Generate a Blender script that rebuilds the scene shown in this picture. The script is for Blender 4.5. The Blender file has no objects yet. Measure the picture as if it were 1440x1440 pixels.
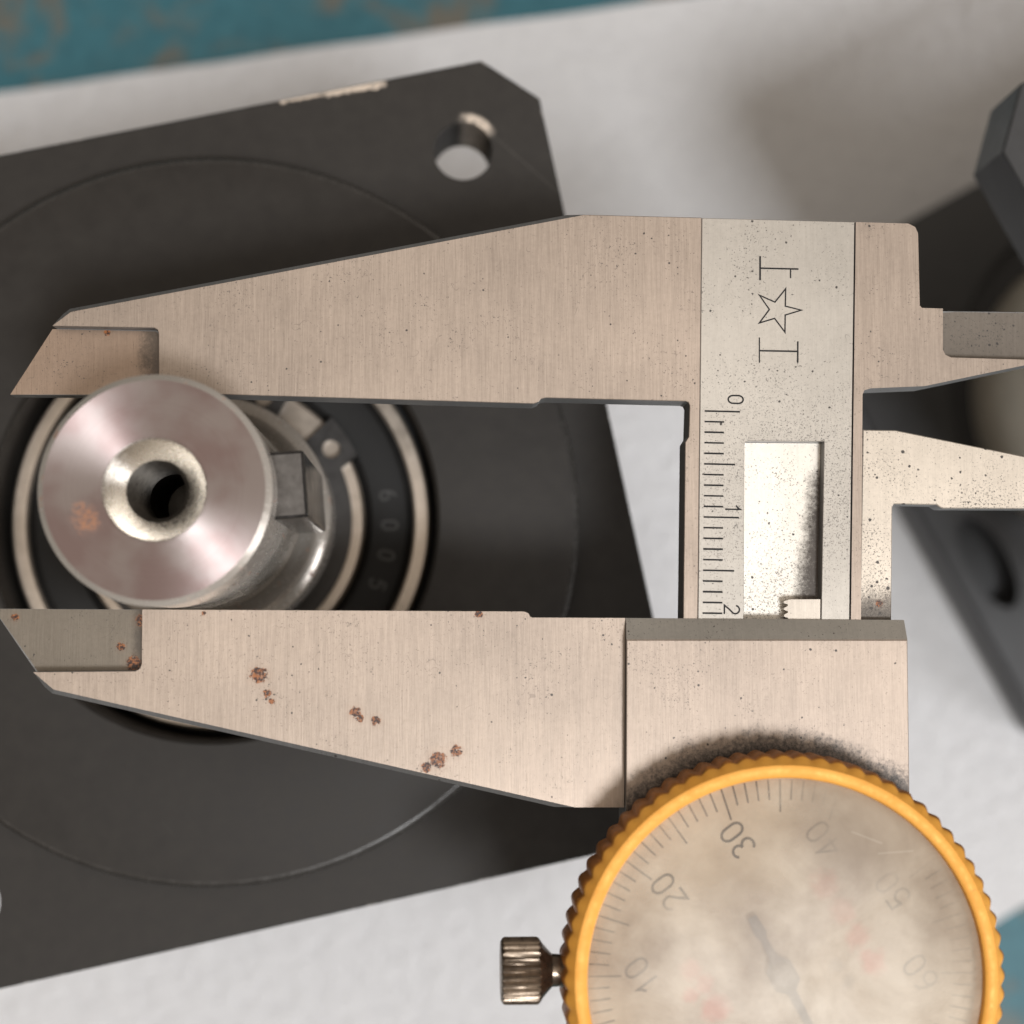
import bpy, bmesh, math, random
from mathutils import Vector, Matrix
random.seed(7)
MM = 0.001
scene = bpy.context.scene
COL = scene.collection

# ------------------------------------------------------------------ camera
cam_data = bpy.data.cameras.new('camera')
cam = bpy.data.objects.new('camera', cam_data)
COL.objects.link(cam)
cam_data.sensor_width = 36.0
cam_data.lens = 59.6
cam_data.clip_start = 0.005
cam_data.clip_end = 20.0
# phone held almost straight above the bench, leaning a few degrees
Rm = ((0.99888296, -0.00296726, -0.04715968),
      (0.0,         0.99802643, -0.06279529),
      (0.04725294,  0.06272514,  0.99691159))
M4 = Matrix(Rm).to_4x4()
M4.translation = (0, 0, 0.290)
cam.matrix_world = M4
cam_data.dof.use_dof = True
cam_data.dof.focus_distance = 0.1605
cam_data.dof.aperture_fstop = 17.5
scene.camera = cam

# ------------------------------------------------------------------ light
world = bpy.data.worlds.new('World')
scene.world = world
world.use_nodes = True
bg = world.node_tree.nodes['Background']
bg.inputs['Color'].default_value = (1.0, 0.86, 0.73, 1)
bg.inputs['Strength'].default_value = 0.16

def area(name, loc, target, size, power, color):
    d = bpy.data.lights.new(name, 'AREA')
    d.shape = 'RECTANGLE'; d.size = size[0]; d.size_y = size[1]
    d.energy = power; d.color = color
    o = bpy.data.objects.new(name, d)
    o.location = loc
    o.rotation_euler = (Vector(target) - Vector(loc)).to_track_quat('-Z', 'Y').to_euler()
    COL.objects.link(o)
    return o
area('bench_lamp', (0.290, -0.440, 1.52), (0.02, 0.0, 0.1), (0.27, 0.27), 14.0, (0.95, 0.97, 1.0))
area('window_light', (1.05, -0.50, 0.52), (0.02, 0.0, 0.12), (0.45, 0.30), 7.0, (0.97, 0.97, 1.0))
area('ceiling_light', (0.0, 0.1, 1.8), (0.0, 0.0999, 0.0), (2.2, 2.0), 11.5, (1.0, 0.89, 0.77))

scene.view_settings.view_transform = 'Standard'
scene.view_settings.look = 'None'
scene.view_settings.exposure = 0.0
scene.view_settings.gamma = 1.0
scene.view_settings.use_curve_mapping = False

# ------------------------------------------------------------------ node helper
class NT:
    def __init__(s, name):
        s.m = bpy.data.materials.new(name); s.m.use_nodes = True
        s.t = s.m.node_tree; s.t.nodes.clear()
        s.out = s.t.nodes.new('ShaderNodeOutputMaterial')
        s.b = s.t.nodes.new('ShaderNodeBsdfPrincipled')
        s.t.links.new(s.b.outputs[0], s.out.inputs[0])
        tc = s.t.nodes.new('ShaderNodeTexCoord')
        s.mm = s.vmath('SCALE', tc.outputs['Object'], scale=1000.0)   # position in millimetres
    def link(s, a, b):
        s.t.links.new(a, b)
    def put(s, sock, v):
        if hasattr(v, 'is_output'): s.link(v, sock)
        else: sock.default_value = v
    def vmath(s, op, a, b=None, scale=None):
        n = s.t.nodes.new('ShaderNodeVectorMath'); n.operation = op
        s.put(n.inputs[0], a)
        if b is not None: s.put(n.inputs[1], b)
        if scale is not None: s.put(n.inputs['Scale'], scale)
        return n.outputs['Value'] if op in ('LENGTH', 'DISTANCE', 'DOT_PRODUCT') else n.outputs['Vector']
    def math(s, op, a, b=0.0, clamp=False):
        n = s.t.nodes.new('ShaderNodeMath'); n.operation = op; n.use_clamp = clamp
        s.put(n.inputs[0], a); s.put(n.inputs[1], b)
        return n.outputs[0]
    def noise(s, vec, scale=1.0, detail=3.0, rough=0.55, dist=0.0):
        n = s.t.nodes.new('ShaderNodeTexNoise')
        s.link(vec, n.inputs['Vector'])
        n.inputs['Scale'].default_value = scale; n.inputs['Detail'].default_value = detail
        n.inputs['Roughness'].default_value = rough; n.inputs['Distortion'].default_value = dist
        return n.outputs['Fac']
    def voro(s, vec, scale, rand=1.0):
        n = s.t.nodes.new('ShaderNodeTexVoronoi')
        s.link(vec, n.inputs['Vector']); n.inputs['Scale'].default_value = scale
        n.inputs['Randomness'].default_value = rand
        return n.outputs['Distance'], n.outputs['Color']
    def step(s, v, lo, hi):                                            # smoothstep lo..hi -> 0..1
        n = s.t.nodes.new('ShaderNodeMapRange'); n.interpolation_type = 'SMOOTHSTEP'
        s.put(n.inputs['Value'], v); n.inputs['From Min'].default_value = lo; n.inputs['From Max'].default_value = hi
        return n.outputs[0]
    def lerp(s, v, lo, hi, a, b):
        n = s.t.nodes.new('ShaderNodeMapRange'); n.clamp = True
        s.put(n.inputs['Value'], v); n.inputs['From Min'].default_value = lo; n.inputs['From Max'].default_value = hi
        n.inputs['To Min'].default_value = a; n.inputs['To Max'].default_value = b
        return n.outputs[0]
    def mix(s, f, a, b, blend='MIX'):
        n = s.t.nodes.new('ShaderNodeMix'); n.data_type = 'RGBA'; n.blend_type = blend
        s.put(n.inputs[0], f)
        for k, v in ((6, a), (7, b)):
            if isinstance(v, tuple): v = (*v, 1.0) if len(v) == 3 else v
            s.put(n.inputs[k], v)
        return n.outputs[2]
    def scaled(s, vec, sx, sy, sz):
        return s.vmath('MULTIPLY', vec, (sx, sy, sz))
    def wnoise(s, vec, scale):
        s.cache = getattr(s, 'cache', {})
        if scale not in s.cache: s.cache[scale] = s.noise(vec, scale, 3.0, 0.65)
        return s.cache[scale]
    def spot(s, vec, p, r, wob=0.0, scale=1.5):                        # 1 inside an uneven blot at p
        d = s.vmath('DISTANCE', s.scaled(vec, 1, 1, 0), (p[0], p[1], 0))
        if wob:
            w = s.wnoise(vec, scale)
            d = s.math('ADD', d, s.math('MULTIPLY', s.math('SUBTRACT', w, 0.5), wob))
        return s.step(d, r, r * 0.35)
    def seg(s, vec, a, b, w, wob=0.0, scale=1.5, core=0.4):                      # 1 along a line a-b of half-width w
        v = s.scaled(vec, 1, 1, 0)
        ab = Vector((b[0] - a[0], b[1] - a[1], 0)); L2 = ab.length_squared
        pa = s.vmath('SUBTRACT', v, (a[0], a[1], 0))
        t = s.math('MULTIPLY', s.vmath('DOT_PRODUCT', pa, tuple(ab)), 1.0 / L2, True)
        t = s.math('MINIMUM', t, 1.0); t = s.math('MAXIMUM', t, 0.0)
        pr = s.vmath('SCALE', tuple(ab), scale=t)
        d = s.vmath('LENGTH', s.vmath('SUBTRACT', pa, pr))
        if wob:
            n = s.wnoise(vec, scale)
            d = s.math('ADD', d, s.math('MULTIPLY', s.math('SUBTRACT', n, 0.5), wob))
        return s.step(d, w, w * core)
    def any(s, lst):
        r = lst[0]
        for q in lst[1:]: r = s.math('MAXIMUM', r, q)
        return r
    def bump(s, h, strength, dist=0.00005):
        n = s.t.nodes.new('ShaderNodeBump'); n.inputs['Strength'].default_value = strength
        n.inputs['Distance'].default_value = dist
        s.link(h, n.inputs['Height']); s.link(n.outputs[0], s.b.inputs['Normal'])
    def set(s, color=None, rough=None, metal=None, spec=None, **k):
        if color is not None: s.put(s.b.inputs['Base Color'], (*color, 1) if isinstance(color, tuple) and len(color) == 3 else color)
        if rough is not None: s.put(s.b.inputs['Roughness'], rough)
        if metal is not None: s.put(s.b.inputs['Metallic'], metal)
        if spec is not None: s.put(s.b.inputs['Specular IOR Level'], spec)
        return s.m

# ------------------------------------------------------------------ materials
def steel(name, base, streak=0.16, pit=0.62, rough=0.42, rust=(), grime=None, pitmap=None, metal=0.5, smear_shade=None):
    n = NT(name); v = n.mm
    s1 = n.noise(n.scaled(v, 6.5, 0.22, 0.3), 1.0, 4.0, 0.75)
    s2 = n.noise(n.scaled(v, 1.1, 0.03, 0.1), 1.0, 3.0, 0.6)
    cloud = n.noise(v, 0.055, 3.0, 0.55)
    f = n.math('ADD', n.math('MULTIPLY', n.math('SUBTRACT', s1, 0.5), 1.7), n.math('MULTIPLY', n.math('SUBTRACT', s2, 0.5), 0.45))
    f = n.math('ADD', n.math('MULTIPLY', f, streak * 2.6), n.math('MULTIPLY', n.math('SUBTRACT', cloud, 0.5), 0.62))
    mott = n.noise(v, 2.2, 4.0, 0.75)
    f = n.math('ADD', f, n.math('MULTIPLY', n.math('SUBTRACT', mott, 0.5), 0.30))
    k = n.math('ADD', f, 1.0)
    col = n.vmath('SCALE', base, scale=k)
    # pits: sparse dark specks, in drifts
    d, c = n.voro(v, 1.25)
    drift = n.noise(v, 0.16, 3.0, 0.6)
    sep = n.t.nodes.new('ShaderNodeSeparateColor'); n.link(c, sep.inputs[0])
    size = n.math('MULTIPLY', n.math('SUBTRACT', n.math('ADD', sep.outputs[0], n.math('MULTIPLY', drift, 0.9)), 0.70 + pit * 0.5), 0.30)
    wob = n.math('MULTIPLY', n.math('SUBTRACT', n.noise(v, 6.0, 2.0, 0.7), 0.5), 0.22)
    pits = n.math('MULTIPLY', n.step(n.math('SUBTRACT', n.math('ADD', d, wob), size), 0.02, -0.03), n.step(size, 0.0, 0.04))
    fine = n.step(n.math('ADD', n.noise(v, 5.0, 3.0, 0.75), n.math('MULTIPLY', drift, 0.25)), 0.725 + 0.06 * pit, 0.77 + 0.06 * pit)
    dirt = n.math('MAXIMUM', n.math('MULTIPLY', pits, 0.95), n.math('MULTIPLY', fine, 0.8))
    if pitmap:
        (px, py), rad, amt = pitmap
        dd = n.vmath('DISTANCE', n.scaled(v, 1, 1, 0), (px, py, 0))
        mk = n.math('MULTIPLY', n.step(dd, rad, rad * 0.2), amt)
        g = n.step(n.math('ADD', n.noise(v, 6.5, 3.0, 0.75), n.math('MULTIPLY', mk, 0.20)), 0.70, 0.78)
        dirt = n.math('MAXIMUM', dirt, n.math('MULTIPLY', g, 0.75))
    col = n.mix(dirt, col, (0.035, 0.028, 0.024))
    met = n.math('SUBTRACT', metal, n.math('MULTIPLY', dirt, 0.8))
    # bright tiny nicks
    nick = n.step(n.noise(n.scaled(v, 2.6, 1.3, 1), 1.6, 2.0, 0.8, 0.6), 0.80, 0.86)
    col = n.mix(n.math('MULTIPLY', nick, 0.6), col, (0.9, 0.84, 0.76))
    hair = n.math('ABSOLUTE', n.math('SUBTRACT', n.noise(v, 0.42, 1.0, 0.5), 0.5))
    hair = n.math('MULTIPLY', n.step(hair, 0.0045, 0.0015), n.step(n.noise(v, 0.6, 2.0, 0.5), 0.56, 0.66))
    col = n.mix(n.math('MULTIPLY', hair, 0.35), col, (0.10, 0.085, 0.075))
    if smear_shade:  # grime streak; in jaw recesses and slot it also carries painted wall shadow
        (ax, ay), (bx, by), wd, amt = smear_shade
        dd = n.seg(v, (ax, ay), (bx, by), wd, wd * 0.5, 0.5, 0.0)
        g = n.step(n.math('ADD', n.math('MULTIPLY', n.noise(v, 3.2, 6.0, 0.8), 0.75), n.math('MULTIPLY', dd, 0.62)), 0.44, 1.0)
        g = n.math('MULTIPLY', n.math('MULTIPLY', g, n.step(dd, 0.0, 0.35)), amt)
        col = n.mix(g, col, (0.06, 0.045, 0.033)); met = n.math('SUBTRACT', met, n.math('MULTIPLY', g, 0.4), True)
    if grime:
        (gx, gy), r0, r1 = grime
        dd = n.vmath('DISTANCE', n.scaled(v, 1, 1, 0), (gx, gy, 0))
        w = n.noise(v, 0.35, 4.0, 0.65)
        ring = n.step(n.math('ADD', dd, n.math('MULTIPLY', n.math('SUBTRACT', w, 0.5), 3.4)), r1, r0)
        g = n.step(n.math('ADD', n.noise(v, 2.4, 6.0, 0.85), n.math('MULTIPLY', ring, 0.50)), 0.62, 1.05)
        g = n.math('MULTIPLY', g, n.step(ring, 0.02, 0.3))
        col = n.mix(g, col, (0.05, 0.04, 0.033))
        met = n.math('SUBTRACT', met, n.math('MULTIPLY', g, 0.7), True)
    if rust:
        ms = n.any([n.spot(v, p, r * 1.4, wob=1.2 * r, scale=2.0) for p, r in rust])
        rn = n.noise(v, 3.5, 4.0, 0.7)
        rc = n.mix(n.step(rn, 0.44, 0.60), (0.040, 0.014, 0.008), (0.36, 0.125, 0.036))
        ms = n.math('MULTIPLY', n.step(ms, 0.1, 0.5), n.step(n.math('ADD', n.noise(v, 2.6, 5.0, 0.8), n.math('MULTIPLY', ms, 0.16)), 0.53, 0.58))
        halo = n.any([n.spot(v, p, r * 2.3, wob=1.6 * r, scale=2.0) for p, r in rust])
        col = n.mix(n.math('MULTIPLY', halo, 0.10), col, (0.30, 0.15, 0.075))
        col = n.mix(ms, col, rc)
        met = n.math('MULTIPLY', met, n.math('SUBTRACT', 1.0, ms))
    n.bump(s1, 0.30, 0.00004)
    rr = n.math('ADD', n.math('MULTIPLY', n.math('SUBTRACT', s1, 0.5), 0.18), rough)
    n.b.inputs['Anisotropic'].default_value = 0.0
    return n.set(col, rr, met)

STEEL = (0.398, 0.322, 0.262)
def mat_flange():
    n = NT('black_anodised'); v = n.mm
    g = n.noise(v, 0.5, 4.0, 0.6); fine = n.noise(v, 9.0, 2.0, 0.6)
    col = n.mix(n.lerp(g, 0.3, 0.7, 0, 1), (0.031, 0.0273, 0.024), (0.040, 0.0355, 0.031))
    # object space: flange axes, mm from the shaft axis
    bare = [n.seg(v, (16.4, 45.0), (21.4, 45.0), 0.40, 0.9, 1.3), n.seg(v, (21.8, 44.95), (27.9, 44.75), 0.62, 1.3, 1.1),
            n.seg(v, (45.2, 17.5), (45.2, 23.5), 0.42, 0.6, 1.2)]
    ring = n.vmath('DISTANCE', n.scaled(v, 1, 1, 0), (35.36, 35.36, 0))
    arc = n.math('MULTIPLY', n.step(ring, 4.6, 4.1), n.spot(v, (37.9, 38.5), 2.6, 1.0, 0.8))
    bare.append(n.math('MULTIPLY', arc, 0.9))
    m = n.any(bare)
    m = n.math('MULTIPLY', m, n.step(n.noise(v, 1.3, 4.0, 0.7), 0.30, 0.5))
    scr = [n.seg(v, (39.0, 36.5), (45, 28.5), 0.16, 0.0), n.seg(v, (-12, -31), (-11.2, -32.6), 0.06)]
    sc = n.math('MULTIPLY', n.any(scr), 0.03)
    lint = n.step(n.noise(v, 1.7, 3.0, 0.9), 0.735, 0.80)
    edge = n.math('MULTIPLY', n.step(n.noise(v, 0.9, 5.0, 0.75), 0.60, 0.68), 0.0)
    col = n.mix(m, col, (0.72, 0.62, 0.52))
    col = n.mix(sc, col, (0.6, 0.56, 0.5))
    col = n.mix(n.math('MULTIPLY', lint, 0.15), col, (0.5, 0.48, 0.45))
    n.bump(fine, 0.12, 0.00003)
    return n.set(col, n.math('ADD', n.math('MULTIPLY', g, 0.12), 0.50), n.math('MULTIPLY', m, 0.8), 0.24)

def mat_flange_edge():
    n = NT('worn_anodised_edge'); v = n.mm
    w = n.step(n.math('ADD', n.noise(v, 0.55, 5.0, 0.75), n.math('MULTIPLY', n.noise(v, 0.06, 2.0, 0.5), 0.35)), 0.74, 0.82)
    col = n.mix(w, (0.03, 0.028, 0.026), (0.42, 0.38, 0.34))
    return n.set(col, 0.45, n.math('MULTIPLY', w, 0.5), 0.35)

def mat_simple(name, color, rough=0.5, metal=0.0, var=0.25, scale=0.8, bump=0.1, spec=0.5):
    n = NT(name); v = n.mm
    g = n.noise(v, scale, 5.0, 0.65)
    col = n.vmath('SCALE', color, scale=n.lerp(g, 0.25, 0.75, 1.0 - var, 1.0 + var))
    n.bump(n.noise(v, scale * 5, 3.0, 0.6), bump, 0.00004)
    return n.set(col, n.math('ADD', n.math('MULTIPLY', n.math('SUBTRACT', g, 0.5), 0.25), rough), metal, spec)

def mat_shaft_end():
    n = NT('turned_steel_end'); v = n.mm
    sx = n.t.nodes.new('ShaderNodeSeparateXYZ'); n.link(v, sx.inputs[0])
    ang = n.math('ARCTAN2', sx.outputs[1], sx.outputs[0])
    rad = n.vmath('LENGTH', n.scaled(v, 1, 1, 0))
    cmb = n.t.nodes.new('ShaderNodeCombineXYZ'); n.link(rad, cmb.inputs[0])
    lathe = n.noise(cmb.outputs[0], 9.0, 4.0, 0.7)
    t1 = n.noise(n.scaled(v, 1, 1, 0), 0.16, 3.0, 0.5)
    col = n.mix(n.step(t1, 0.38, 0.62), (0.285, 0.215, 0.207), (0.35, 0.303, 0.292))  # pink reflected from the surroundings is painted into the end-face colour
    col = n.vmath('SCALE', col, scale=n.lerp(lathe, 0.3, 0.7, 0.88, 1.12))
    rust = n.any([n.spot(v, (-6.1, -1.4), 1.5, 2.0, 1.0), n.spot(v, (-6.5, -0.2), 0.8, 1.4, 1.4)])
    rust = n.math('MULTIPLY', rust, n.step(n.noise(v, 2.4, 4.0, 0.75), 0.36, 0.60))
    col = n.mix(n.math('MULTIPLY', rust, 0.85), col, (0.42, 0.19, 0.09))
    pk = n.step(n.noise(v, 3.0, 3.0, 0.8), 0.76, 0.84)
    col = n.mix(n.math('MULTIPLY', pk, 0.5), col, (0.1, 0.05, 0.04))
    tg = n.t.nodes.new('ShaderNodeTangent'); tg.direction_type = 'RADIAL'; tg.axis = 'Z'
    n.link(tg.outputs[0], n.b.inputs['Tangent'])
    n.b.inputs['Anisotropic'].default_value = 0.95; n.b.inputs['Anisotropic Rotation'].default_value = 0.25
    n.bump(lathe, 0.4, 0.00003)
    met = n.math('SUBTRACT', 0.92, n.math('MULTIPLY', rust, 0.85))
    return n.set(col, 0.38, met)

def mat_shaft():
    n = NT('ground_shaft_steel'); v = n.mm
    rings = n.noise(n.scaled(v, 0.25, 0.25, 4.0), 1.0, 4.0, 0.65)
    streak = n.noise(n.scaled(v, 1.6, 1.6, 0.25), 1.0, 4.0, 0.7)
    col = n.vmath('SCALE', (0.64, 0.585, 0.52), scale=n.lerp(rings, 0.25, 0.75, 0.85, 1.12))
    r = n.step(n.noise(n.scaled(v, 0.9, 0.9, 0.12), 1.0, 4.0, 0.65), 0.62, 0.68)
    col = n.mix(n.math('MULTIPLY', r, 0.7), col, (0.26, 0.12, 0.07))
    n.bump(rings, 0.15, 0.00004)
    return n.set(col, n.lerp(streak, 0.3, 0.7, 0.17, 0.30), n.math('SUBTRACT', 0.52, n.math('MULTIPLY', r, 0.6)))

M = {}
M['flange'] = mat_flange()
M['flange_edge'] = mat_flange_edge()
M['boss_edge'] = mat_simple('rubbed_anodised_edge', (0.05, 0.046, 0.042), 0.26, 0.25, 0.2, 0.8, 0.1, 0.9)
M['shaft'] = mat_shaft()
M['cone'] = mat_simple('countersunk_steel', (0.58, 0.54, 0.485), 0.27, 1.0, 0.18, 1.6, 0.25)
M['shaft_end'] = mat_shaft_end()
M['thread'] = mat_simple('shaded_thread', (0.06, 0.054, 0.047), 0.32, 0.9, 0.3, 2.0, 0.1)  # dark colour paints the shade inside the hole
M['ring'] = mat_simple('bearing_ring_steel', (0.50, 0.43, 0.36), 0.32, 0.7, 0.12, 0.6, 0.06)
M['seal'] = mat_simple('black_rubber', (0.018, 0.017, 0.016), 0.62, 0.0, 0.25, 1.2, 0.1, 0.35)
M['seal_text'] = mat_simple('moulded_rubber_lettering', (0.045, 0.043, 0.040), 0.45, 0.0, 0.2, 1.2, 0.1)
M['circlip'] = mat_simple('phosphated_spring_steel', (0.045, 0.042, 0.040), 0.40, 0.5, 0.25, 1.0, 0.1)
M['key'] = mat_simple('blued_key_steel', (0.15, 0.148, 0.15), 0.16, 0.95, 0.35, 0.6, 0.15)
M['dark'] = mat_simple('dark_cast_metal', (0.030, 0.029, 0.028), 0.55, 0.0, 0.2, 0.4, 0.1)
M['motor_grey'] = mat_simple('dark_grey_coating', (0.040, 0.040, 0.041), 0.42, 0.0, 0.15, 0.3, 0.1)
M['cream'] = mat_simple('cream_enamel', (0.86, 0.80, 0.68), 0.38, 0.0, 0.10, 0.2, 0.04)
M['jaw'] = steel('brushed_jaw_steel', STEEL)
M['jaw_recess'] = steel('ground_tip_steel', (0.36, 0.265, 0.20), 0.10, 0.75, 0.30,
                        rust=(((-26.5, 22.6), 0.35), ((-30.5, 26.8), 0.3)), smear_shade=((-25.4, 28), (-25.6, 20), 3.4, 0.8))  # pink base paints a reflection; the streak paints the right wall's shadow
M['slide_recess'] = steel('shaded_ground_tip_steel', (0.20, 0.172, 0.138), 0.08, 0.7, 0.36,
                          rust=(((-27.6, -4.2), 0.7), ((-28.8, -2.6), 0.4), ((-27.0, -0.2), 0.5), ((-38.6, 0.1), 0.35)), smear_shade=((-26.8, 1.2), (-26.8, -5), 1.6, 0.7))  # dark reflection put into the base colour, wall shadow into the streak
M['sliding'] = steel('brushed_sliding_jaw_steel', STEEL, pit=0.66,
                     rust=(((-15.9, -5.2), 0.75), ((-15.1, -6.9), 0.40), ((-14.7, -7.6), 0.3), ((-7.0, -8.6), 0.50), ((-6.6, -9.2), 0.35), ((-5.1, -9.4), 0.42),
                           ((0.6, -13.0), 0.75), ((-0.4, -13.7), 0.45), ((2.3, -12.2), 0.5), ((4.4, 0.45), 0.35), ((-21.0, 0.5), 0.2)))
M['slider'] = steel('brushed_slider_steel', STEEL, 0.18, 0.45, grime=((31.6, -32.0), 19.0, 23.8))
M['slider_edge'] = steel('bevel_ground_steel', (0.50, 0.46, 0.40), 0.05, 0.55, 0.34)
M['inside'] = steel('pitted_chrome_steel', (0.62, 0.545, 0.455), 0.06, -0.12, 0.42, rust=(((42.3, 1.4), 0.3),), pitmap=((42.0, 0.4), 6.5, 0.9), smear_shade=((40.6, 0.4), (43.5, 0.2), 4.2, 0.85))
M['side'] = steel('dark_side_steel', (0.22, 0.215, 0.21), 0.10, 0.4, 0.5)  # darker side faces; on wide bevels this colour stands in for shade
M['plate'] = steel('satin_chrome_scale', (0.475, 0.437, 0.385), 0.05, 0.50, 0.40, pitmap=((34.0, 12.0), 20.0, 0.75))
M['pocket'] = steel('bright_chrome_slot', (0.80, 0.75, 0.67), 0.04, 0.30, 0.40, pitmap=((35.2, 0.5), 15.0, 0.8), smear_shade=((37.6, 13.0), (35.6, -0.5), 2.9, 1.0))  # right-wall streak is grease plus the wall's shadow, painted in
M['rack'] = steel('rack_steel', (0.54, 0.48, 0.41), 0.08, 0.8, 0.36)
M['ink'] = mat_simple('engraved_black_ink', (0.022, 0.021, 0.021), 0.6, 0.0, 0.5, 2.5, 0.1, 0.2)

def mat_gold():
    n = NT('gold_anodised_bezel'); v = n.mm
    g = n.noise(v, 0.6, 4.0, 0.6)
    col = n.mix(n.lerp(g, 0.3, 0.7, 0, 1), (0.80, 0.36, 0.055), (0.86, 0.42, 0.075))
    dirt = n.step(n.noise(v, 1.6, 5.0, 0.8), 0.58, 0.74)
    col = n.mix(n.math('MULTIPLY', dirt, 0.4), col, (0.16, 0.07, 0.02))
    return n.set(col, n.lerp(n.noise(v, 1.1, 4.0, 0.7), 0.3, 0.7, 0.42, 0.62), 0.15, 0.35)
M['gold'] = mat_gold()
M['gold_rim'] = mat_simple('shaded_gold_knurl', (0.42, 0.16, 0.028), 0.42, 0.3, 0.5, 1.6, 0.2)  # darker gold paints the knurl's shaded side

DC = (31.27, -31.65)            # dial centre, mm
DUP = math.radians(-144.0)      # direction of the dial's zero
def mat_dial():
    n = NT('aged_cream_dial'); v = n.mm                    # object space: mm from the dial centre
    a = n.noise(v, 0.11, 5.0, 0.6); b = n.noise(v, 0.5, 5.0, 0.7)
    col = n.mix(n.lerp(a, 0.3, 0.7, 0, 1), (0.50, 0.385, 0.265), (0.70, 0.585, 0.44))
    col = n.mix(n.lerp(b, 0.45, 0.8, 0, 0.30), col, (0.36, 0.29, 0.21))
    def blot(px, py, r, amt):
        m = n.spot(v, (px, py), r, r * 1.2, 0.9)
        return n.math('MULTIPLY', m, amt)
    red = n.any([blot(4.1, 7.9, 1.7, 0.6), blot(5.5, 5.6, 1.6, 0.6), blot(6.9, 3.3, 1.5, 0.65), blot(8.2, 1.1, 1.6, 0.85),
                 blot(-8.1, 0.4, 1.3, 0.7), blot(-7.0, -0.7, 1.2, 0.75), blot(-8.1, -1.7, 1.0, 0.75), blot(-6.0, -2.9, 1.8, 0.85)])
    col = n.mix(red, col, (0.75, 0.20, 0.14))
    gry = n.any([blot(4.9, 0.8, 0.9, 0.35), blot(6.0, -0.7, 0.9, 0.40)])
    col = n.mix(gry, col, (0.16, 0.14, 0.12))
    return n.set(col, 0.55, 0.0, 0.3)
M['dial'] = mat_dial()

def mat_faded(name, color, amt):
    n = NT(name); v = n.mm
    tr = n.t.nodes.new('ShaderNodeBsdfTransparent'); mx = n.t.nodes.new('ShaderNodeMixShader')
    f = n.lerp(n.noise(v, 0.13, 4.0, 0.6), 0.33, 0.62, amt[0], amt[1])
    n.link(f, mx.inputs[0]); n.link(tr.outputs[0], mx.inputs[1]); n.link(n.b.outputs[0], mx.inputs[2])
    n.link(mx.outputs[0], n.out.inputs[0])
    return n.set(color, 0.6, 0.0, 0.2)
M['dial_ink'] = mat_faded('faded_dial_ink', (0.05, 0.048, 0.05), (0.30, 0.85))
M['needle'] = mat_simple('grey_needle', (0.05, 0.05, 0.053), 0.5, 0.2, 0.1)

def mat_crystal():
    n = NT('scuffed_crystal'); v = n.mm
    tr = n.t.nodes.new('ShaderNodeBsdfTransparent'); mx = n.t.nodes.new('ShaderNodeMixShader')
    fog = n.noise(v, 0.10, 5.0, 0.62, 0.6)
    clear = n.spot(v, (-6.5, 13.5), 13.0, 5.0, 0.25)
    f = n.math('ADD', n.lerp(fog, 0.36, 0.62, 0.26, 0.52), n.math('MULTIPLY', n.math('SUBTRACT', 1.0, clear), 0.16))
    scr = n.step(n.noise(n.scaled(v, 0.5, 3.2, 1), 0.9, 4.0, 0.8, 1.6), 0.70, 0.78)
    spk = n.step(n.noise(v, 3.0, 3.0, 0.8), 0.74, 0.80)
    sides = n.math('MULTIPLY', n.any([n.seg(v, (6, 12.8), (8.6, 11.8), 0.10), n.seg(v, (8.3, 10.9), (11.4, 11.1), 0.09)]), 0.12)
    f = n.math('ADD', f, n.math('MULTIPLY', n.math('MAXIMUM', n.math('MULTIPLY', scr, 0.18), n.math('MULTIPLY', sides, 0.4)), 1.0), True)
    f = n.math('ADD', f, n.math('MULTIPLY', spk, 0.3), True)
    col = n.mix(n.lerp(n.noise(v, 0.17, 4.0, 0.6), 0.35, 0.65, 0, 1), (0.42, 0.33, 0.24), (0.70, 0.595, 0.46))
    brown = n.math('MAXIMUM', n.spot(v, (8.5, 13.5), 9.0, 6.0, 0.3), n.math('MULTIPLY', n.spot(v, (15.0, 6.0), 6.0, 5.0, 0.3), 0.7))
    col = n.mix(n.math('MULTIPLY', brown, 0.75), col, (0.30, 0.225, 0.155))
    col = n.mix(n.math('MULTIPLY', n.spot(v, (9.0, -3.0), 11.0, 5.0, 0.25), 0.6), col, (0.80, 0.70, 0.56))
    f = n.math('ADD', f, n.math('MULTIPLY', brown, 0.28), True)
    col = n.mix(n.math('MULTIPLY', spk, 0.7), col, (0.10, 0.08, 0.06))
    col = n.mix(sides, col, (0.85, 0.78, 0.66))
    n.link(f, mx.inputs[0]); n.link(tr.outputs[0], mx.inputs[1]); n.link(n.b.outputs[0], mx.inputs[2])
    n.link(mx.outputs[0], n.out.inputs[0])
    return n.set(col, 0.35, 0.0, 0.5)
M['crystal'] = mat_crystal()
M['screw'] = mat_simple('tarnished_screw_steel', (0.24, 0.19, 0.145), 0.30, 0.9, 0.45, 1.3, 0.2)

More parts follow.
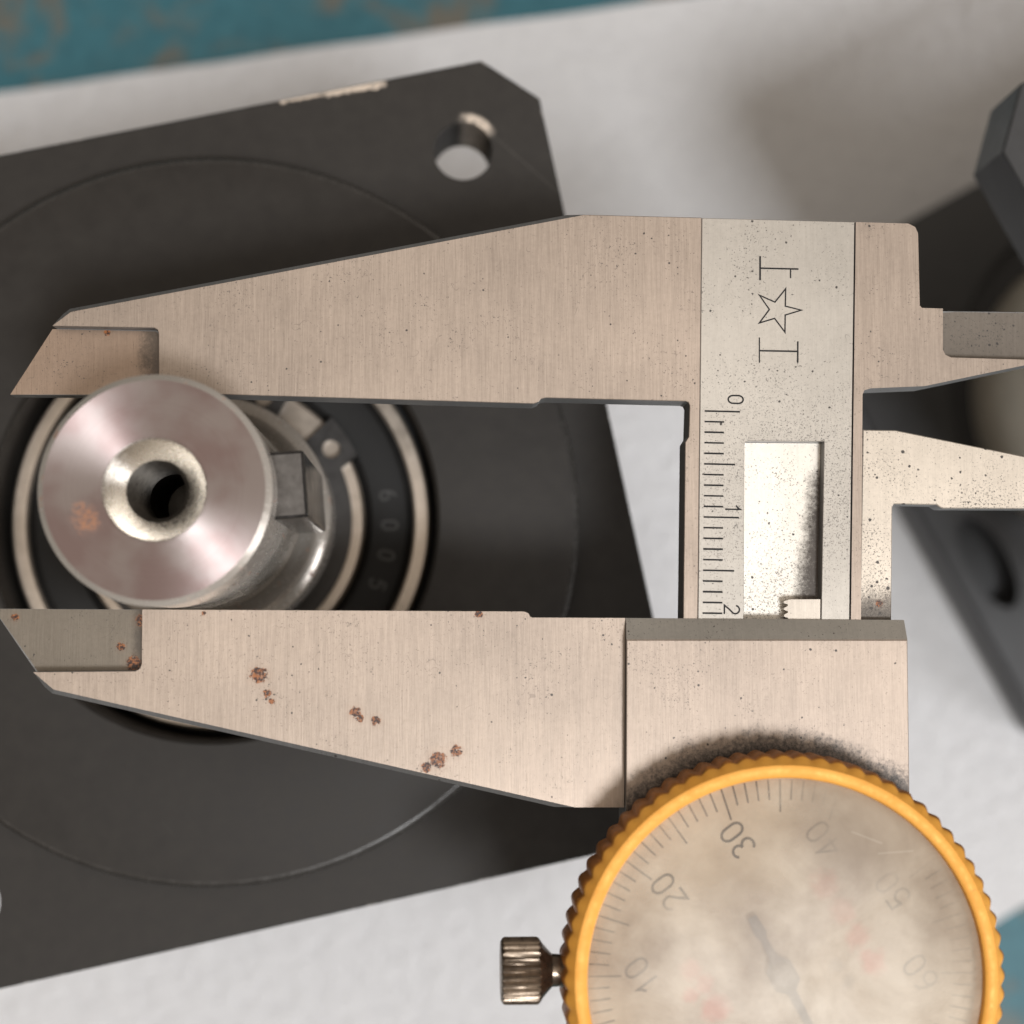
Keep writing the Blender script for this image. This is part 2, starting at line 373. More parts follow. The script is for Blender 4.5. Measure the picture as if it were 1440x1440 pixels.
def mat_paper():
    n = NT('white_tissue_paper'); v = n.mm
    a = n.noise(v, 0.05, 4.0, 0.55); b = n.noise(v, 0.35, 4.0, 0.65); c = n.noise(n.scaled(v, 1.2, 2.2, 1), 1.0, 3.0, 0.6)
    col = n.mix(n.lerp(b, 0.3, 0.7, 0, 1), (0.70, 0.695, 0.70), (0.76, 0.755, 0.755))
    h = n.math('ADD', n.math('MULTIPLY', b, 1.6), n.math('MULTIPLY', c, 0.35))
    n.bump(h, 0.9, 0.0008)
    return n.set(col, 0.85, 0.0, 0.2)
M['paper'] = mat_paper()
def mat_bench():
    n = NT('worn_teal_paint'); v = n.mm
    a = n.noise(v, 0.045, 5.0, 0.65, 0.5); b = n.noise(v, 0.3, 4.0, 0.6)
    col = n.mix(n.lerp(b, 0.3, 0.7, 0, 1), (0.022, 0.11, 0.14), (0.036, 0.15, 0.185))
    worn = n.step(a, 0.47, 0.60)
    col = n.mix(n.math('MULTIPLY', worn, 0.8), col, (0.155, 0.115, 0.075))
    return n.set(col, 0.45, 0.0, 0.4)
M['bench'] = mat_bench()

# ------------------------------------------------------------------ geometry helpers (millimetres)
def root(name, label, cat, loc, rotz=0.0, group=None):
    o = bpy.data.objects.new(name, None)
    o.empty_display_size = 0.01
    o.location = Vector(loc) * MM; o.rotation_euler = (0, 0, rotz)
    o['label'] = label; o['category'] = cat
    if group: o['group'] = group
    COL.objects.link(o)
    return o

def make(name, bm, mats, parent=None, loc=(0, 0, 0), smooth=None):
    """bm in mm; loc is the object's place in the frame of its parent, mm."""
    bmesh.ops.recalc_face_normals(bm, faces=bm.faces)
    for v in bm.verts: v.co *= MM
    me = bpy.data.meshes.new(name)
    if smooth is not None:
        for f in bm.faces: f.smooth = True
        for e in bm.edges:
            if len(e.link_faces) == 2 and e.calc_face_angle(0) > math.radians(smooth): e.smooth = False
    bm.to_mesh(me); bm.free()
    for m in (mats if isinstance(mats, (list, tuple)) else [mats]): me.materials.append(m)
    o = bpy.data.objects.new(name, me)
    COL.objects.link(o)
    o.parent = parent; o.location = Vector(loc) * MM
    return o

def prism(bm, poly, z0, z1, bottom=True, mat=0, side=None):
    """Straight prism; returns top vertices."""
    b = [bm.verts.new((x, y, z0)) for x, y in poly]
    t = [bm.verts.new((x, y, z1)) for x, y in poly]
    k = len(poly)
    f = bm.faces.new(t); f.material_index = mat
    if bottom: bm.faces.new(b[::-1]).material_index = mat
    for i in range(k):
        bm.faces.new((b[i], b[(i + 1) % k], t[(i + 1) % k], t[i])).material_index = mat if side is None else side
    return t

def bevel_top(bm, tv, wide=(), w=0.45, small=0.09, skip=()):
    """Bevel the top outline: edges listed in `wide` by w, the rest by small."""
    k = len(tv); z1 = tv[0].co.z
    keep = {(round(tv[i].co.x, 4), round(tv[i].co.y, 4)) for i in range(k)}
    A = [bm.edges.get((tv[i], tv[(i + 1) % k])) for i in wide]
    if A: bmesh.ops.bevel(bm, geom=A, offset=w, segments=1, affect='EDGES', profile=0.5, clamp_overlap=True, material=1)  # wide bevels take the dark side colour as painted shade
    bm.normal_update()
    B = []
    for e in bm.edges:
        if len(e.link_faces) == 2 and all(abs(v.co.z - z1) < 1e-4 for v in e.verts):
            nz = sorted(abs(f.normal.z) for f in e.link_faces)
            if nz[0] < 0.2 and nz[1] > 0.9: B.append(e)
    if B: bmesh.ops.bevel(bm, geom=B, offset=small, segments=1, affect='EDGES', profile=0.5, clamp_overlap=True)

def lathe(bm, prof, seg=96, close=False, c=(0, 0), mat=None):
    """prof: (r, z) list revolved round z."""
    rings = []
    for r, z in prof:
        if r < 1e-6: rings.append([bm.verts.new((c[0], c[1], z))])
        else: rings.append([bm.verts.new((c[0] + r * math.cos(2 * math.pi * i / seg), c[1] + r * math.sin(2 * math.pi * i / seg), z)) for i in range(seg)])
    n = len(rings)
    for j in range(n if close else n - 1):
        A, B = rings[j], rings[(j + 1) % n]
        for i in range(seg):
            i2 = (i + 1) % seg
            if len(A) == 1 and len(B) == 1: continue
            if len(A) == 1: f = bm.faces.new((A[0], B[i2], B[i]))
            elif len(B) == 1: f = bm.faces.new((A[i], A[i2], B[0]))
            else: f = bm.faces.new((A[i], A[i2], B[i2], B[i]))
            if mat: f.material_index = mat[j]
    return rings

def plate_holes(bm, outer, holes, z0, z1, cham=0.35):
    """Flat plate with holes; small chamfer on the outer top edge."""
    def loop(pts, z):
        vs = [bm.verts.new((x, y, z)) for x, y in pts]
        es = [bm.edges.new((vs[i], vs[(i + 1) % len(vs)])) for i in range(len(vs))]
        return vs, es
    cen = Vector((sum(p[0] for p in outer) / len(outer), sum(p[1] for p in outer) / len(outer)))
    inner = []
    for p in outer:
        d = Vector(p) - cen
        inner.append(tuple(cen + d * (1 - cham / d.length)))
    for z, o in ((z1, inner), (z0, outer)):
        es = loop(o, z)[1]
        for h in holes: es += loop(h, z)[1]
        bmesh.ops.triangle_fill(bm, use_beauty=True, use_dissolve=False, edges=es)
    def wall(a, za, b, zb, mi=0):
        k = len(a)
        A = [bm.verts.new((*p, za)) for p in a]; B = [bm.verts.new((*p, zb)) for p in b]
        for i in range(k): bm.faces.new((A[i], A[(i + 1) % k], B[(i + 1) % k], B[i])).material_index = mi
    wall(inner, z1, outer, z1 - cham, 1); wall(outer, z1 - cham, outer, z0)
    for h in holes: wall(h, z1, h, z0)
    bmesh.ops.remove_doubles(bm, verts=bm.verts, dist=1e-4)

def circle(c, r, n=48):
    return [(c[0] + r * math.cos(2 * math.pi * i / n), c[1] + r * math.sin(2 * math.pi * i / n)) for i in range(n)]

def chamfer_square(half, cut):
    h, c = half, half - cut
    return [(h, -c), (h, c), (c, h), (-c, h), (-h, c), (-h, -c), (-c, -h), (c, -h)]

def ribbon(bm, pts, w, z, closed=False):
    """Flat stroke of width w along pts at height z."""
    P = [Vector((p[0], p[1])) for p in pts]; k = len(P)
    L, Rr = [], []
    for i in range(k):
        if closed: a, b = P[(i - 1) % k], P[(i + 1) % k]
        else: a, b = P[max(i - 1, 0)], P[min(i + 1, k - 1)]
        d1 = (P[i] - a); d2 = (b - P[i])
        d1 = d1.normalized() if d1.length > 1e-9 else d2.normalized()
        d2 = d2.normalized() if d2.length > 1e-9 else d1
        n = Vector((-(d1 + d2).y, (d1 + d2).x))
        n = n.normalized() if n.length > 1e-6 else Vector((-d1.y, d1.x))
        m = 1.0 / max(0.30, abs(n.dot(Vector((-d1.y, d1.x)))))
        L.append(bm.verts.new((*(P[i] + n * w / 2 * m), z))); Rr.append(bm.verts.new((*(P[i] - n * w / 2 * m), z)))
    for i in range(k if closed else k - 1):
        j = (i + 1) % k
        bm.faces.new((L[i], Rr[i], Rr[j], L[j]))

def ell(cx, cy, rx, ry, a0=0, a1=360, n=14):
    return [(cx + rx * math.cos(math.radians(a0 + (a1 - a0) * i / n)), cy + ry * math.sin(math.radians(a0 + (a1 - a0) * i / n))) for i in range(n + 1)]
DIGIT = {  # strokes in a box 0.6 wide, 1 tall, centred
    '0': [ell(0, 0.18, 0.26, 0.32, 0, 180) + ell(0, -0.18, 0.26, 0.32, 180, 360) + [(0.26, 0.18)]],
    '1': [[(-0.20, 0.22), (-0.02, 0.36), (0.06, 0.5), (0.06, -0.5)]],
    '2': [ell(0, 0.22, 0.27, 0.28, 170, -30, 12) + [(-0.02, -0.18), (-0.28, -0.5), (0.30, -0.5)]],
    '3': [ell(0, 0.25, 0.24, 0.25, 150, -80, 12), ell(0, -0.24, 0.28, 0.26, 80, -150, 12)],
    '4': [[(0.12, -0.5), (0.12, 0.5), (-0.30, -0.2), (0.30, -0.2)]],
    '5': [[(0.26, 0.5), (-0.20, 0.5), (-0.24, 0.06)] + ell(0, -0.18, 0.28, 0.32, 130, -150, 14)],
    '6': [ell(0, -0.22, 0.27, 0.28, 0, 360, 18), [(-0.27, -0.2), (-0.22, 0.15), (-0.05, 0.42), (0.16, 0.5)]],
    '7': [[(-0.28, 0.5), (0.28, 0.5), (-0.05, -0.5)]],
    '8': [ell(0, 0.26, 0.22, 0.24, 0, 360, 16), ell(0, -0.24, 0.27, 0.26, 0, 360, 16)],
    '9': [ell(0, 0.22, 0.27, 0.28, 0, 360, 18), [(0.27, 0.2), (0.22, -0.15), (0.05, -0.42), (-0.16, -0.5)]],
}
def digit(bm, ch, c, up, h, w, z):
    """Stroke digit ch, centre c, up direction (radians), height h, stroke w."""
    ux, uy = math.cos(up), math.sin(up); rx, ry = uy, -ux
    for q, st in enumerate(DIGIT[ch]):
        ribbon(bm, [(c[0] + (p[0] * rx + p[1] * ux) * h, c[1] + (p[0] * ry + p[1] * uy) * h) for p in st], w, z + 0.006 * q)

# ------------------------------------------------------------------ setting: bench and paper
def grid(name, pts_fn, nx, ny, mat, kind='structure'):
    bm = bmesh.new()
    V = [[bm.verts.new(pts_fn(i / nx, j / ny)) for j in range(ny + 1)] for i in range(nx + 1)]
    for i in range(nx):
        for j in range(ny): bm.faces.new((V[i][j], V[i + 1][j], V[i + 1][j + 1], V[i][j + 1]))
    o = make(name, bm, mat, smooth=60)
    if kind: o['kind'] = kind
    return o
bm = bmesh.new(); prism(bm, [(-500, -500), (500, -500), (500, 500), (-500, 500)], -30, -0.6)
bench = make('workbench_top', bm, M['bench']); bench['kind'] = 'structure'
# paper sheet: top edge runs at 9 degrees, lower right edge at 31 degrees
def paper_pt(u, v):
    # quad corners: A lower left, B lower right, C upper right, D upper left
    A, B, Cc, D = Vector((-180, -218.6)), Vector((175, -5.2)), Vector((175, 129.8)), Vector((-180, 73.6))
    p = (A * (1 - u) + B * u) * (1 - v) + (D * (1 - u) + Cc * u) * v
    z = 0.25 * math.sin(p.x * 0.06 + p.y * 0.021) + 0.2 * math.sin(p.y * 0.09 - p.x * 0.03) - 0.02
    if v > 0.985 or v < 0.015: p = p + Vector((0, 0.10 * math.sin(p.x * 0.21)))
    return (p.x, p.y, z)
paper = grid('paper_sheet', paper_pt, 120, 90, M['paper'], None)
paper['label'] = 'white tissue paper sheet spread on the teal bench under everything'; paper['category'] = 'paper'

# ------------------------------------------------------------------ gearboxes
def gearbox_shell(rt, mats, zf, base_hole=False, flange_holes=True, bore=24.3, rb=30.5):
    """Square flange on top, round body, square base. Frame: shaft axis at origin, z=0 on the paper."""
    fl, body, base = mats
    bm = bmesh.new()
    holes = [circle((sx * 35.36 + (0.6 if sx < 0 else 0), sy * 35.36), 3.35, 40) for sx in (1, -1) for sy in (1, -1)] if flange_holes else []
    if bore: holes.append(circle((0, 0), bore, 96))
    plate_holes(bm, chamfer_square(45.2, 5.6), holes, zf - 10, zf, 0.22)
    f = make('mounting_flange', bm, [fl, M['flange_edge'] if fl is M['flange'] else fl], rt)
    bm = bmesh.new()
    lathe(bm, [(0, 1.2), (rb, 1.2), (rb, zf - 10.05), (0, zf - 10.05)], 96)
    make('gearbox_body', bm, body, rt, smooth=40)
    bm = bmesh.new()
    hs = [circle((0, 0), 34.0, 96)]
    if base_hole: hs.append([(-38.6 + 3.6 * math.cos(t), -11.7 + 8.5 * math.sin(t)) for t in [2 * math.pi * i / 40 for i in range(40)]])
    plate_holes(bm, chamfer_square(45.0, 4.0), hs, 1.0, 10.0, 0.8)
    prism(bm, chamfer_square(44.7, 4.0), 0.2, 2.5)
    make('base_plate', bm, [base, base], rt)
    return f
AX = (-23.71, 11.0)
FA = math.radians(12.17)
g1 = root('gearbox', 'black square-flanged gearbox with bright steel output shaft clamped between the caliper jaws', 'gearbox', (AX[0], AX[1], 0.6), FA)
ZF, ZB, ZR, ZS = 99.8, 103.4, 96.9, 143.6          # flange, boss, bearing face, shaft end (above the root)
fl = gearbox_shell(g1, (M['flange'], M['dark'], M['dark']), ZF)
bm = bmesh.new()
lathe(bm, [(24.3, ZR - 8), (24.3, ZB - 0.35), (24.65, ZB), (39.3, ZB), (39.65, ZB - 0.12), (39.88, ZB - 0.35), (40.0, ZB - 0.7), (40.0, ZF + 0.02)], 192, mat=[0, 0, 0, 1, 1, 1, 0])
make('pilot_boss', bm, [M['flange'], M['boss_edge']], fl, smooth=20)
# bearing
bm = bmesh.new()
lathe(bm, [(23.5, ZR - 6), (23.5, ZR - 0.35), (23.2, ZR), (21.9, ZR), (21.65, ZR - 0.25), (21.65, ZR - 6)], 160)
make('bearing_outer_ring', bm, M['ring'], g1, smooth=30)
bm = bmesh.new()
lathe(bm, [(16.1, ZR - 6), (16.1, ZR - 0.3), (15.8, ZR), (12.9, ZR), (12.9, ZR - 6)], 160)
make('bearing_inner_ring', bm, M['ring'], g1, smooth=30)
bm = bmesh.new()
lathe(bm, [(16.05, ZR - 1.4), (16.5, ZR - 0.9), (17.0, ZR - 0.35), (17.4, ZR - 0.3), (20.5, ZR - 0.3), (20.9, ZR - 0.45), (21.3, ZR - 1.0), (21.7, ZR - 1.2)], 160)
seal = make('bearing_seal', bm, M['seal'], g1, smooth=30)
bm = bmesh.new()
for i, ch in enumerate('6005'):
    a = math.radians(9.2 - 10.4 * i) - FA
    digit(bm, ch, (18.95 * math.cos(a), 18.95 * math.sin(a)), a, 1.75, 0.28, ZR - 0.20)
ex = bmesh.ops.extrude_face_region(bm, geom=list(bm.faces))
for v in [e for e in ex['geom'] if isinstance(e, bmesh.types.BMVert)]: v.co.z -= 0.2
make('seal_lettering', bm, M['seal_text'], seal)
# retaining ring with two lugs
def arc_pts(r, a0, a1, n): return [(r * math.cos(math.radians(a0 + (a1 - a0) * i / n)), r * math.sin(math.radians(a0 + (a1 - a0) * i / n))) for i in range(n + 1)]
bm = bmesh.new()
off = math.degrees(FA)
ga, gb = 43.5 - off, 62.0 - off                      # the gap
outer = arc_pts(16.9, gb, gb + 17, 8) + arc_pts(14.7, gb + 20, ga + 360 - 20, 80) + arc_pts(17.0, ga + 360 - 17.5, ga + 360, 8)
inner = arc_pts(12.7, ga + 360, gb, 90)
h1 = circle((14.75 * math.cos(math.radians(ga - 10.2)), 14.75 * math.sin(math.radians(ga - 10.2))), 1.02, 24)
h2 = circle((14.75 * math.cos(math.radians(gb + 9.5)), 14.75 * math.sin(math.radians(gb + 9.5))), 1.02, 24)
plate_holes(bm, outer + inner, [h1, h2], ZR + 0.15, ZR + 1.35, 0.02)
make('retaining_ring', bm, [M['circlip'], M['circlip']], g1)
# shaft: stepped, with tapped centre hole
bm = bmesh.new()
prof = [(12.9, ZR - 6), (12.9, 107.2), (12.6, 107.6), (11.6, 108.2), (11.2, 109.2), (10.6, 110.6), (10.15, 111.4), (10.0, 112.0), (10.0, ZS - 0.55), (9.45, ZS)]
lathe(bm, prof, 160)
shaft = make('output_shaft', bm, M['shaft'], g1, smooth=25)
bm = bmesh.new()
prof = [(9.45, 0.0), (4.45, 0.0), (4.35, -0.05), (3.55, -1.0), (2.72, -1.9)]
lathe(bm, prof, 160, mat=[0, 1, 1, 1])
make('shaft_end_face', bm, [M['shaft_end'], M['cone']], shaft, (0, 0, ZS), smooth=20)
# threads: a helical groove approximated by a stack of ridges
bm = bmesh.new()
prof = []
for i in range(22):
    z = -1.9 - i * 0.5
    prof += [(2.72 if i == 0 else 2.38, z), (2.95, z - 0.25)]
prof += [(2.5, -24), (0, -24.5)]
lathe(bm, prof, 64)
make('tapped_hole', bm, M['thread'], shaft, (0, 0, ZS), smooth=20)
# key
bm = bmesh.new()
ka = math.radians(4.6) - FA
t = prism(bm, [(8.0, -3.0), (12.55, -3.0), (12.55, 3.0), (8.0, 3.0)], 112.8, 138.4)
bmesh.ops.bevel(bm, geom=list(bm.edges), offset=0.28, segments=2, affect='EDGES', profile=0.5)
bmesh.ops.rotate(bm, cent=(0, 0, 0), matrix=Matrix.Rotation(ka, 3, 'Z'), verts=bm.verts)
make('shaft_key', bm, M['key'], g1)

# second gearbox at the right edge
g2 = root('gearbox', 'dark grey gearbox with cream round body, at the right frame edge', 'gearbox', (121.0, 38.3, 0.6), math.radians(29.0))
gearbox_shell(g2, (M['motor_grey'], M['cream'], M['motor_grey']), 109.4, base_hole=True, flange_holes=False, bore=0, rb=28.0)

# ------------------------------------------------------------------ dial caliper
ZC = 132.1                      # top face of jaws and beam
ORG = (31.0, -10.0, ZC - 3.5)
cal = root('dial_caliper', 'steel dial caliper with yellow bezel, jaws closed round the gearbox shaft', 'caliper', ORG)
LO = (-ORG[0], -ORG[1], -ORG[2])    # children are modelled in scene millimetres
ZL = ZC - 1.6                   # floor of recesses
ZBOT = ZC - 3.6
# fixed jaw: lower layer = full outline, upper layer = outline without recess and scale slot
tipF = (-39.4, 20.90)
lowF = [tipF, (-34.5, 28.15), (-33.95, 28.75), (12.66, 38.14), (45.41, 37.62), (46.05, 37.30), (46.29, 36.74), (46.38, 29.54),
        (56.5, 29.50), (64.0, 29.4), (66.5, 26.3), (46.68, 22.04), (41.50, 21.80), (40.90, 21.6), (40.73, 21.2), (40.30, 0.0), (39.2, -52), (22.6, -52), (23.51, 0.2),
        (23.80, 16.57), (24.14, 17.11), (24.25, 20.05), (24.12, 20.35), (23.85, 20.46), (10.65, 20.70), (10.2, 20.60), (9.94, 20.30), (9.5, 20.14), (-20.0, 20.85)]
bm = bmesh.new()
prism(bm, lowF, ZBOT, ZL, mat=1, side=1)
# upper left: jaw + left rail
upL = [(-25.40, 21.00), (-25.48, 26.50), (-25.58, 26.85), (-25.9, 27.03), (-35.25, 27.16), (-34.35, 28.35), (-33.75, 28.82), (12.66, 38.20), (25.50, 38.02),
       (24.86, 0.0), (23.98, -52), (22.6, -52), (23.51, 0.2), (23.80, 16.57), (24.14, 17.11), (24.25, 20.05), (24.12, 20.35), (23.85, 20.46), (10.65, 20.70), (10.2, 20.60), (9.94, 20.30), (9.5, 20.14), (-20.0, 20.85)]
tv = prism(bm, upL, ZL, ZC, bottom=False, mat=0, side=1)
bevel_top(bm, tv, wide=(5, 6), w=0.5, small=0.06)
upR = [(40.30, 37.75), (45.38, 37.66), (46.02, 37.34), (46.29, 36.74), (46.35, 29.80), (46.55, 29.54), (48.58, 29.49), (48.51, 25.55), (48.75, 25.05), (49.30, 24.80), (57.5, 24.62),
       (58.6, 24.58), (46.68, 22.04), (41.50, 21.80), (40.90, 21.6), (40.73, 21.2), (40.30, 0.0), (39.2, -52), (38.30, -52), (39.35, 0.0)]
tv = prism(bm, upR, ZL, ZC, bottom=False, mat=0, side=1)
bevel_top(bm, tv, small=0.09)
fixed = make('fixed_jaw', bm, [M['jaw'], M['side']], cal, LO)
# ground floors of the jaw recesses
bm = bmesh.new()
prism(bm, [tipF, (-35.6, 27.10), (-25.95, 26.97), (-25.56, 26.45), (-25.50, 21.02)], ZL - 0.5, ZL + 0.02, mat=0)
make('jaw_tip_recess', bm, [M['jaw_recess']], fixed)
bm = bmesh.new()
prism(bm, [(48.62, 29.2), (49.0, 29.35), (50.2, 29.46), (63.9, 29.38), (66.4, 26.3), (58.6, 24.66), (48.66, 24.9)], ZL - 0.5, ZL + 0.02)
make('inside_jaw_recess', bm, [steel('dark_recess_steel', (0.17, 0.145, 0.12), 0.10, 0.5, 0.45)], fixed)  # evenly darker floor for this recess
# scale plate with slot
px0 = lambda y: 24.90 + (y) * 0.0168
px1 = lambda y: 39.22 + (y) * 0.0258
plate = [(px0(38.0), 38.0), (px0(0), 0.0), (24.0, -52), (28.4, -52), (29.20, 0.0), (29.42, 16.3), (29.50, 16.62), (29.85, 16.74), (37.02, 16.72), (36.55, 0.0), (35.2, -52), (38.10, -52), (px1(0), 0.0), (px1(37.7), 37.78)]
bm = bmesh.new()
tv = prism(bm, plate, ZL, ZC - 0.05, mat=0, side=1)
bevel_top(bm, tv, small=0.05)
sp = make('scale_plate', bm, [M['plate'], M['side']], cal, LO)
bm = bmesh.new()
prism(bm, [(29.3, 16.7), (37.0, 16.68), (35.0, -52), (28.3, -52)], ZL - 0.4, ZL + 0.03)
make('slot_floor', bm, M['pocket'], cal, LO)
# graduations
TD = math.radians(-1.0)
tx, ty = math.cos(TD), math.sin(TD)
ax_, ay_ = math.sin(TD), -math.cos(TD)
zi = ZC - 0.05 + 0.012
bm = bmesh.new()
for k in range(0, 21):
    x, y = 25.66 + k * 1.0015 * ax_, 19.55 + k * 1.0015 * ay_
    L = 3.36 if k % 10 == 0 else (2.95 if k % 5 == 0 else 1.86)
    ribbon(bm, [(x, y), (x + L * tx, y + L * ty)], 0.155 + 0.03 * random.random(), zi)
make('graduation_marks', bm, M['ink'], sp)
for ch, c in (('0', (28.62, 20.66)), ('1', (28.25, 10.35)), ('2', (28.10, 0.85))):
    bm = bmesh.new(); digit(bm, ch, c, TD, 1.42, 0.155, zi); make('scale_numeral', bm, M['ink'], sp)
bm = bmesh.new()
star = [(34.97, 29.23), (33.44, 29.60), (33.49, 31.27), (32.45, 29.98), (30.97, 30.63), (31.91, 29.27), (30.94, 27.97), (32.40, 28.42), (33.38, 27.11), (33.42, 28.75)]
ribbon(bm, star, 0.135, zi, closed=True)
for a, b, w in (((31.07, 34.38), (31.05, 32.06), 0.13), ((31.06, 33.22), (34.74, 33.17), 0.12), ((33.98, 33.18), (33.97, 32.30), 0.10),
                ((30.93, 26.58), (30.91, 24.17), 0.09), ((30.92, 25.32), (34.59, 25.28), 0.12), ((34.60, 26.24), (34.57, 24.20), 0.12)):
    ribbon(bm, [a, b], w * 1.3, zi + 0.004 * (1 + bm.faces.__len__() % 3))
make('star_emblem', bm, M['ink'], sp)
# rack
bm = bmesh.new()
pts = [(36.5, 1.82), (33.55, 1.80)]
y = 1.70
while y > -8:
    pts += [(33.05, y - 0.08), (33.05, y - 0.25), (33.42, y - 0.36), (33.42, y - 0.50)]
    y -= 0.63
pts += [(33.3, -8.6), (36.3, -8.6)]
tv = prism(bm, pts, ZL + 0.035, ZC - 0.15)
make('toothed_rack', bm, [M['rack']], cal, LO)

# sliding jaw
tipS = (-40.6, 0.92)
lowS = [tipS, (-26.6, 0.84), (8.60, 0.66), (9.0, 0.50), (9.15, 0.20), (9.35, 0.10), (18.06, 0.06), (17.88, -17.40), (11.42, -17.34), (-34.9, -6.75), (-35.6, -6.2), (-36.55, -4.90)]
bm = bmesh.new()
prism(bm, lowS, ZBOT, ZL, mat=1, side=1)
upS = [(-26.64, 0.84), (8.60, 0.66), (9.0, 0.50), (9.15, 0.20), (9.35, 0.10), (18.06, 0.06), (17.88, -17.46), (11.42, -17.42), (-34.8, -6.85), (-35.5, -6.25), (-36.45, -4.90), (-27.2, -4.84), (-26.75, -4.6), (-26.60, -4.15)]
tv = prism(bm, upS, ZL, ZC, bottom=False, mat=0, side=1)
bevel_top(bm, tv, wide=(7, 8), w=0.5, small=0.06)
sl = make('sliding_jaw', bm, [M['sliding'], M['side']], cal, LO)
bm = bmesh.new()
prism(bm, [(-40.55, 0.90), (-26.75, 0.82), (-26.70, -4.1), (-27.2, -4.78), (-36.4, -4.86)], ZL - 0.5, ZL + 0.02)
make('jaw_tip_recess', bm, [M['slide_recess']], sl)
# slider body with ground bevel
ZT = 133.4
bm = bmesh.new()
b = [(18.10, 0.06), (44.37, -0.12), (44.25, -70), (17.55, -70)]
t = [(18.02, -1.97), (44.33, -1.99), (44.20, -70), (17.50, -70)]
vb = [bm.verts.new((x, y, ZBOT - 1.5)) for x, y in b]
vm = [bm.verts.new((x, y, ZC + 0.05)) for x, y in b]
vt = [bm.verts.new((x, y, ZT)) for x, y in t]
bm.faces.new(vt).material_index = 0
for A, B in ((vb, vm), (vm, vt)):
    for i in range(4):
        f = bm.faces.new((A[i], A[(i + 1) % 4], B[(i + 1) % 4], B[i])); f.material_index = 1 if (A is vm and i == 0) else 2
bm.faces.new(vb[::-1]).material_index = 2
eds = [e for e in bm.edges if all(v in vt for v in e.verts)]
bmesh.ops.bevel(bm, geom=eds, offset=0.08, segments=1, affect='EDGES', profile=0.5)
make('slider_body', bm, [M['slider'], M['slider_edge'], M['side']], cal, LO)
# moving inside jaw, along the right side of the beam
bm = bmesh.new()
ZI = ZC - 0.9
ij = [(40.95, 17.95), (44.1, 17.92), (66.0, 13.6), (67.0, 10.45), (48.51, 10.47), (48.2, 10.62), (47.97, 10.80), (43.85, 10.86), (43.68, 10.6), (43.43, 0.0), (43.3, -4), (40.3, -4)]
tv = prism(bm, ij, ZBOT, ZI, mat=0, side=1)
bevel_top(bm, tv, small=0.09)
make('sliding_inside_jaw', bm, [M['inside'], M['side']], cal, LO)

# dial
def bezel_ring(prof, teeth, seg_per=8):
    bm = bmesh.new(); N = teeth * seg_per; rings = []
    for r, z, amp in prof:
        ring = []
        for i in range(N):
            a = 2 * math.pi * i / N
            s = 0.5 + 0.5 * math.cos(a * teeth)
            rr = r - amp * (1 - s ** 0.6)
            ring.append(bm.verts.new((rr * math.cos(a), rr * math.sin(a), z)))
        rings.append(ring)
    for j in range(len(rings) - 1):
        for i in range(N):
            f = bm.faces.new((rings[j][i], rings[j][(i + 1) % N], rings[j + 1][(i + 1) % N], rings[j + 1][i]))
            f.material_index = 1 if prof[j][2] > 0 and prof[j + 1][2] > 0 else 0
    return bm
ZD = 140.5
bm = bmesh.new()
lathe(bm, [(0, ZT + 0.03), (17.8, ZT + 0.03), (17.8, ZT + 2.0), (18.6, ZT + 2.2), (18.6, ZD - 2.6), (0, ZD - 2.6)], 96)
dialp = make('dial_housing', bm, M['gold_rim'], cal, (LO[0] + DC[0], LO[1] + DC[1], LO[2]), smooth=30)
bm = bezel_ring([(18.7, ZT + 1.4, 0), (19.55, ZT + 1.4, 0.32), (19.75, ZT + 1.8, 0.36), (19.75, ZD - 1.3, 0.36), (19.5, ZD - 0.8, 0.28), (18.95, ZD - 0.35, 0.0),
                 (18.72, ZD - 0.04, 0), (18.5, ZD, 0), (17.8, ZD - 0.03, 0), (17.62, ZD - 0.15, 0), (17.55, ZD - 0.6, 0), (17.5, ZD - 2.55, 0)], 72)
make('bezel', bm, [M['gold'], M['gold_rim']], dialp, smooth=35)
zf = ZD - 2.55
bm = bmesh.new(); lathe(bm, [(17.5, zf), (0, zf)], 96)
make('dial_face', bm, M['dial'], dialp)
bm = bmesh.new()
for k in range(100):
    a = DUP - math.radians(3.6 * k)
    r0 = 14.35 if k % 5 == 0 else 15.45
    ribbon(bm, [(17.25 * math.cos(a), 17.25 * math.sin(a)), (r0 * math.cos(a), r0 * math.sin(a))], 0.17, zf + 0.03)
make('dial_graduations', bm, M['dial_ink'], dialp)
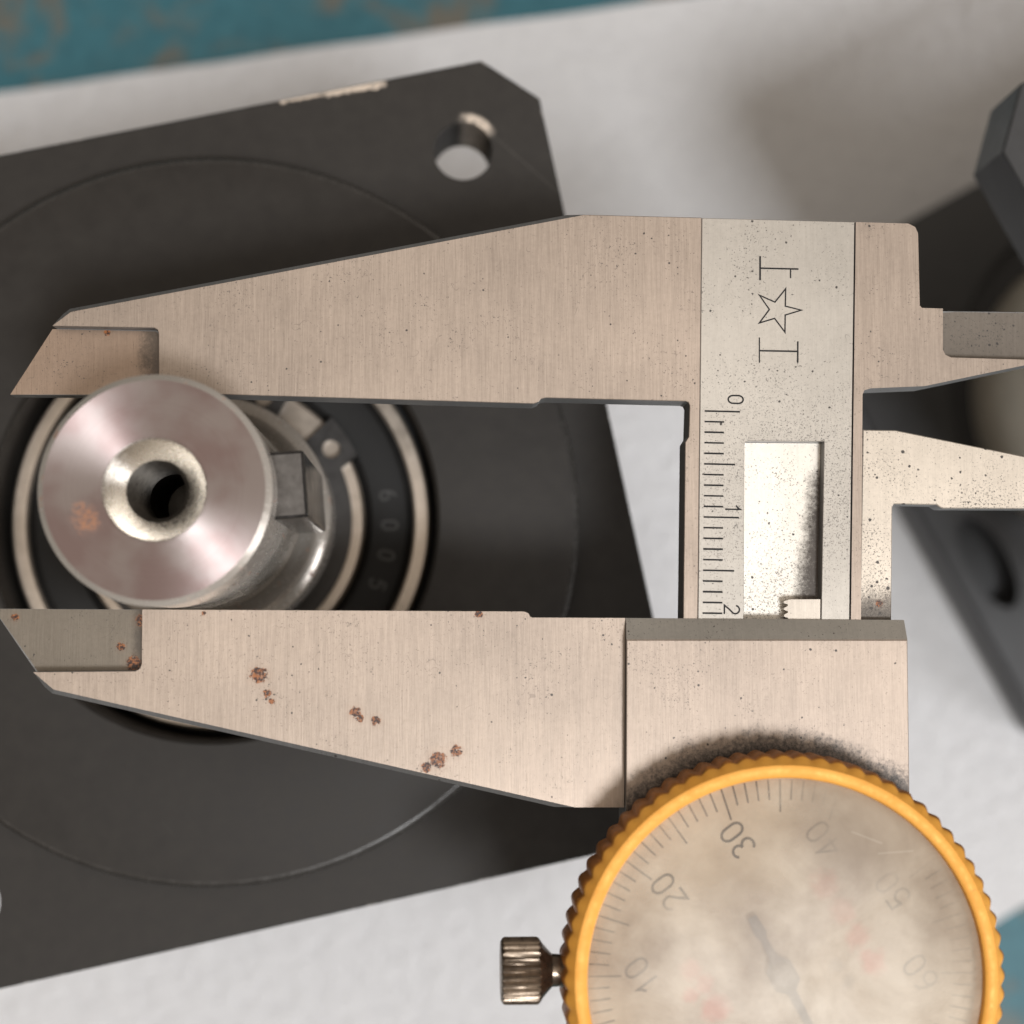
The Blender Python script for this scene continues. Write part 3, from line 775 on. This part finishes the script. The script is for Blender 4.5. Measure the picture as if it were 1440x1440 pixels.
for k in range(0, 100, 10):
    a = DUP - math.radians(3.6 * k)
    c = Vector((12.5 * math.cos(a), 12.5 * math.sin(a)))
    rv = Vector((math.sin(DUP), -math.cos(DUP)))
    s = str(k); bm = bmesh.new()
    for i, ch in enumerate(s):
        o = (i - (len(s) - 1) / 2) * 1.75
        digit(bm, ch, (c.x + rv.x * o, c.y + rv.y * o), DUP, 2.1, 0.24, zf + 0.035)
    make('dial_numeral', bm, M['dial_ink'], dialp)
# needle: counterweight end points up-left, long end leaves the frame
na = math.radians(-62)
bm = bmesh.new()
def rot(p, a): return (p[0] * math.cos(a) - p[1] * math.sin(a), p[0] * math.sin(a) + p[1] * math.cos(a))
poly = [(15.2, 0.06), (1.6, 0.42), (0.9, 1.2), (-0.9, 1.2), (-1.8, 0.42), (-3.6, 0.28), (-4.2, 0.55), (-5.9, 0.40), (-5.9, -0.40), (-4.2, -0.55), (-3.6, -0.28), (-1.8, -0.42), (-0.9, -1.2), (0.9, -1.2), (1.6, -0.42), (15.2, -0.06)]
prism(bm, [rot(p, na) for p in poly][::-1], zf + 0.55, zf + 0.75)
lathe(bm, [(1.15, zf + 0.1), (1.15, zf + 1.05), (0.9, zf + 1.15), (0, zf + 1.2)], 32)
make('dial_needle', bm, M['needle'], dialp)
bm = bmesh.new(); lathe(bm, [(17.6, ZD - 0.75), (16.5, ZD - 0.55), (10, ZD - 0.42), (0, ZD - 0.38)], 96)
make('crystal', bm, M['crystal'], dialp, smooth=60)
# knurled clamp screw on the dial's left side
bm = bmesh.new()
seg = 24 * 8; rings = []
prof = [(0.0, 0.0, 0), (2.55, 0.0, 0), (2.85, 0.18, 0.15), (2.95, 0.35, 0.42), (2.95, 3.25, 0.42), (2.85, 3.45, 0.15), (2.4, 3.75, 0), (1.45, 4.6, 0), (1.40, 5.3, 0), (1.9, 5.8, 0), (2.1, 6.9, 0)]
for r, x, amp in prof:
    rg = []
    for i in range(seg):
        a = 2 * math.pi * i / seg
        rr = max(r - amp * (0.5 - 0.5 * math.cos(a * 24)), 1e-4)
        rg.append(bm.verts.new((x, rr * math.cos(a), rr * math.sin(a))))
    rings.append(rg)
for j in range(len(rings) - 1):
    for i in range(seg): bm.faces.new((rings[j][i], rings[j][(i + 1) % seg], rings[j + 1][(i + 1) % seg], rings[j + 1][i]))
make('clamp_screw', bm, M['screw'], cal, (LO[0] + 6.25, LO[1] - 31.43, LO[2] + 136.2), smooth=40)
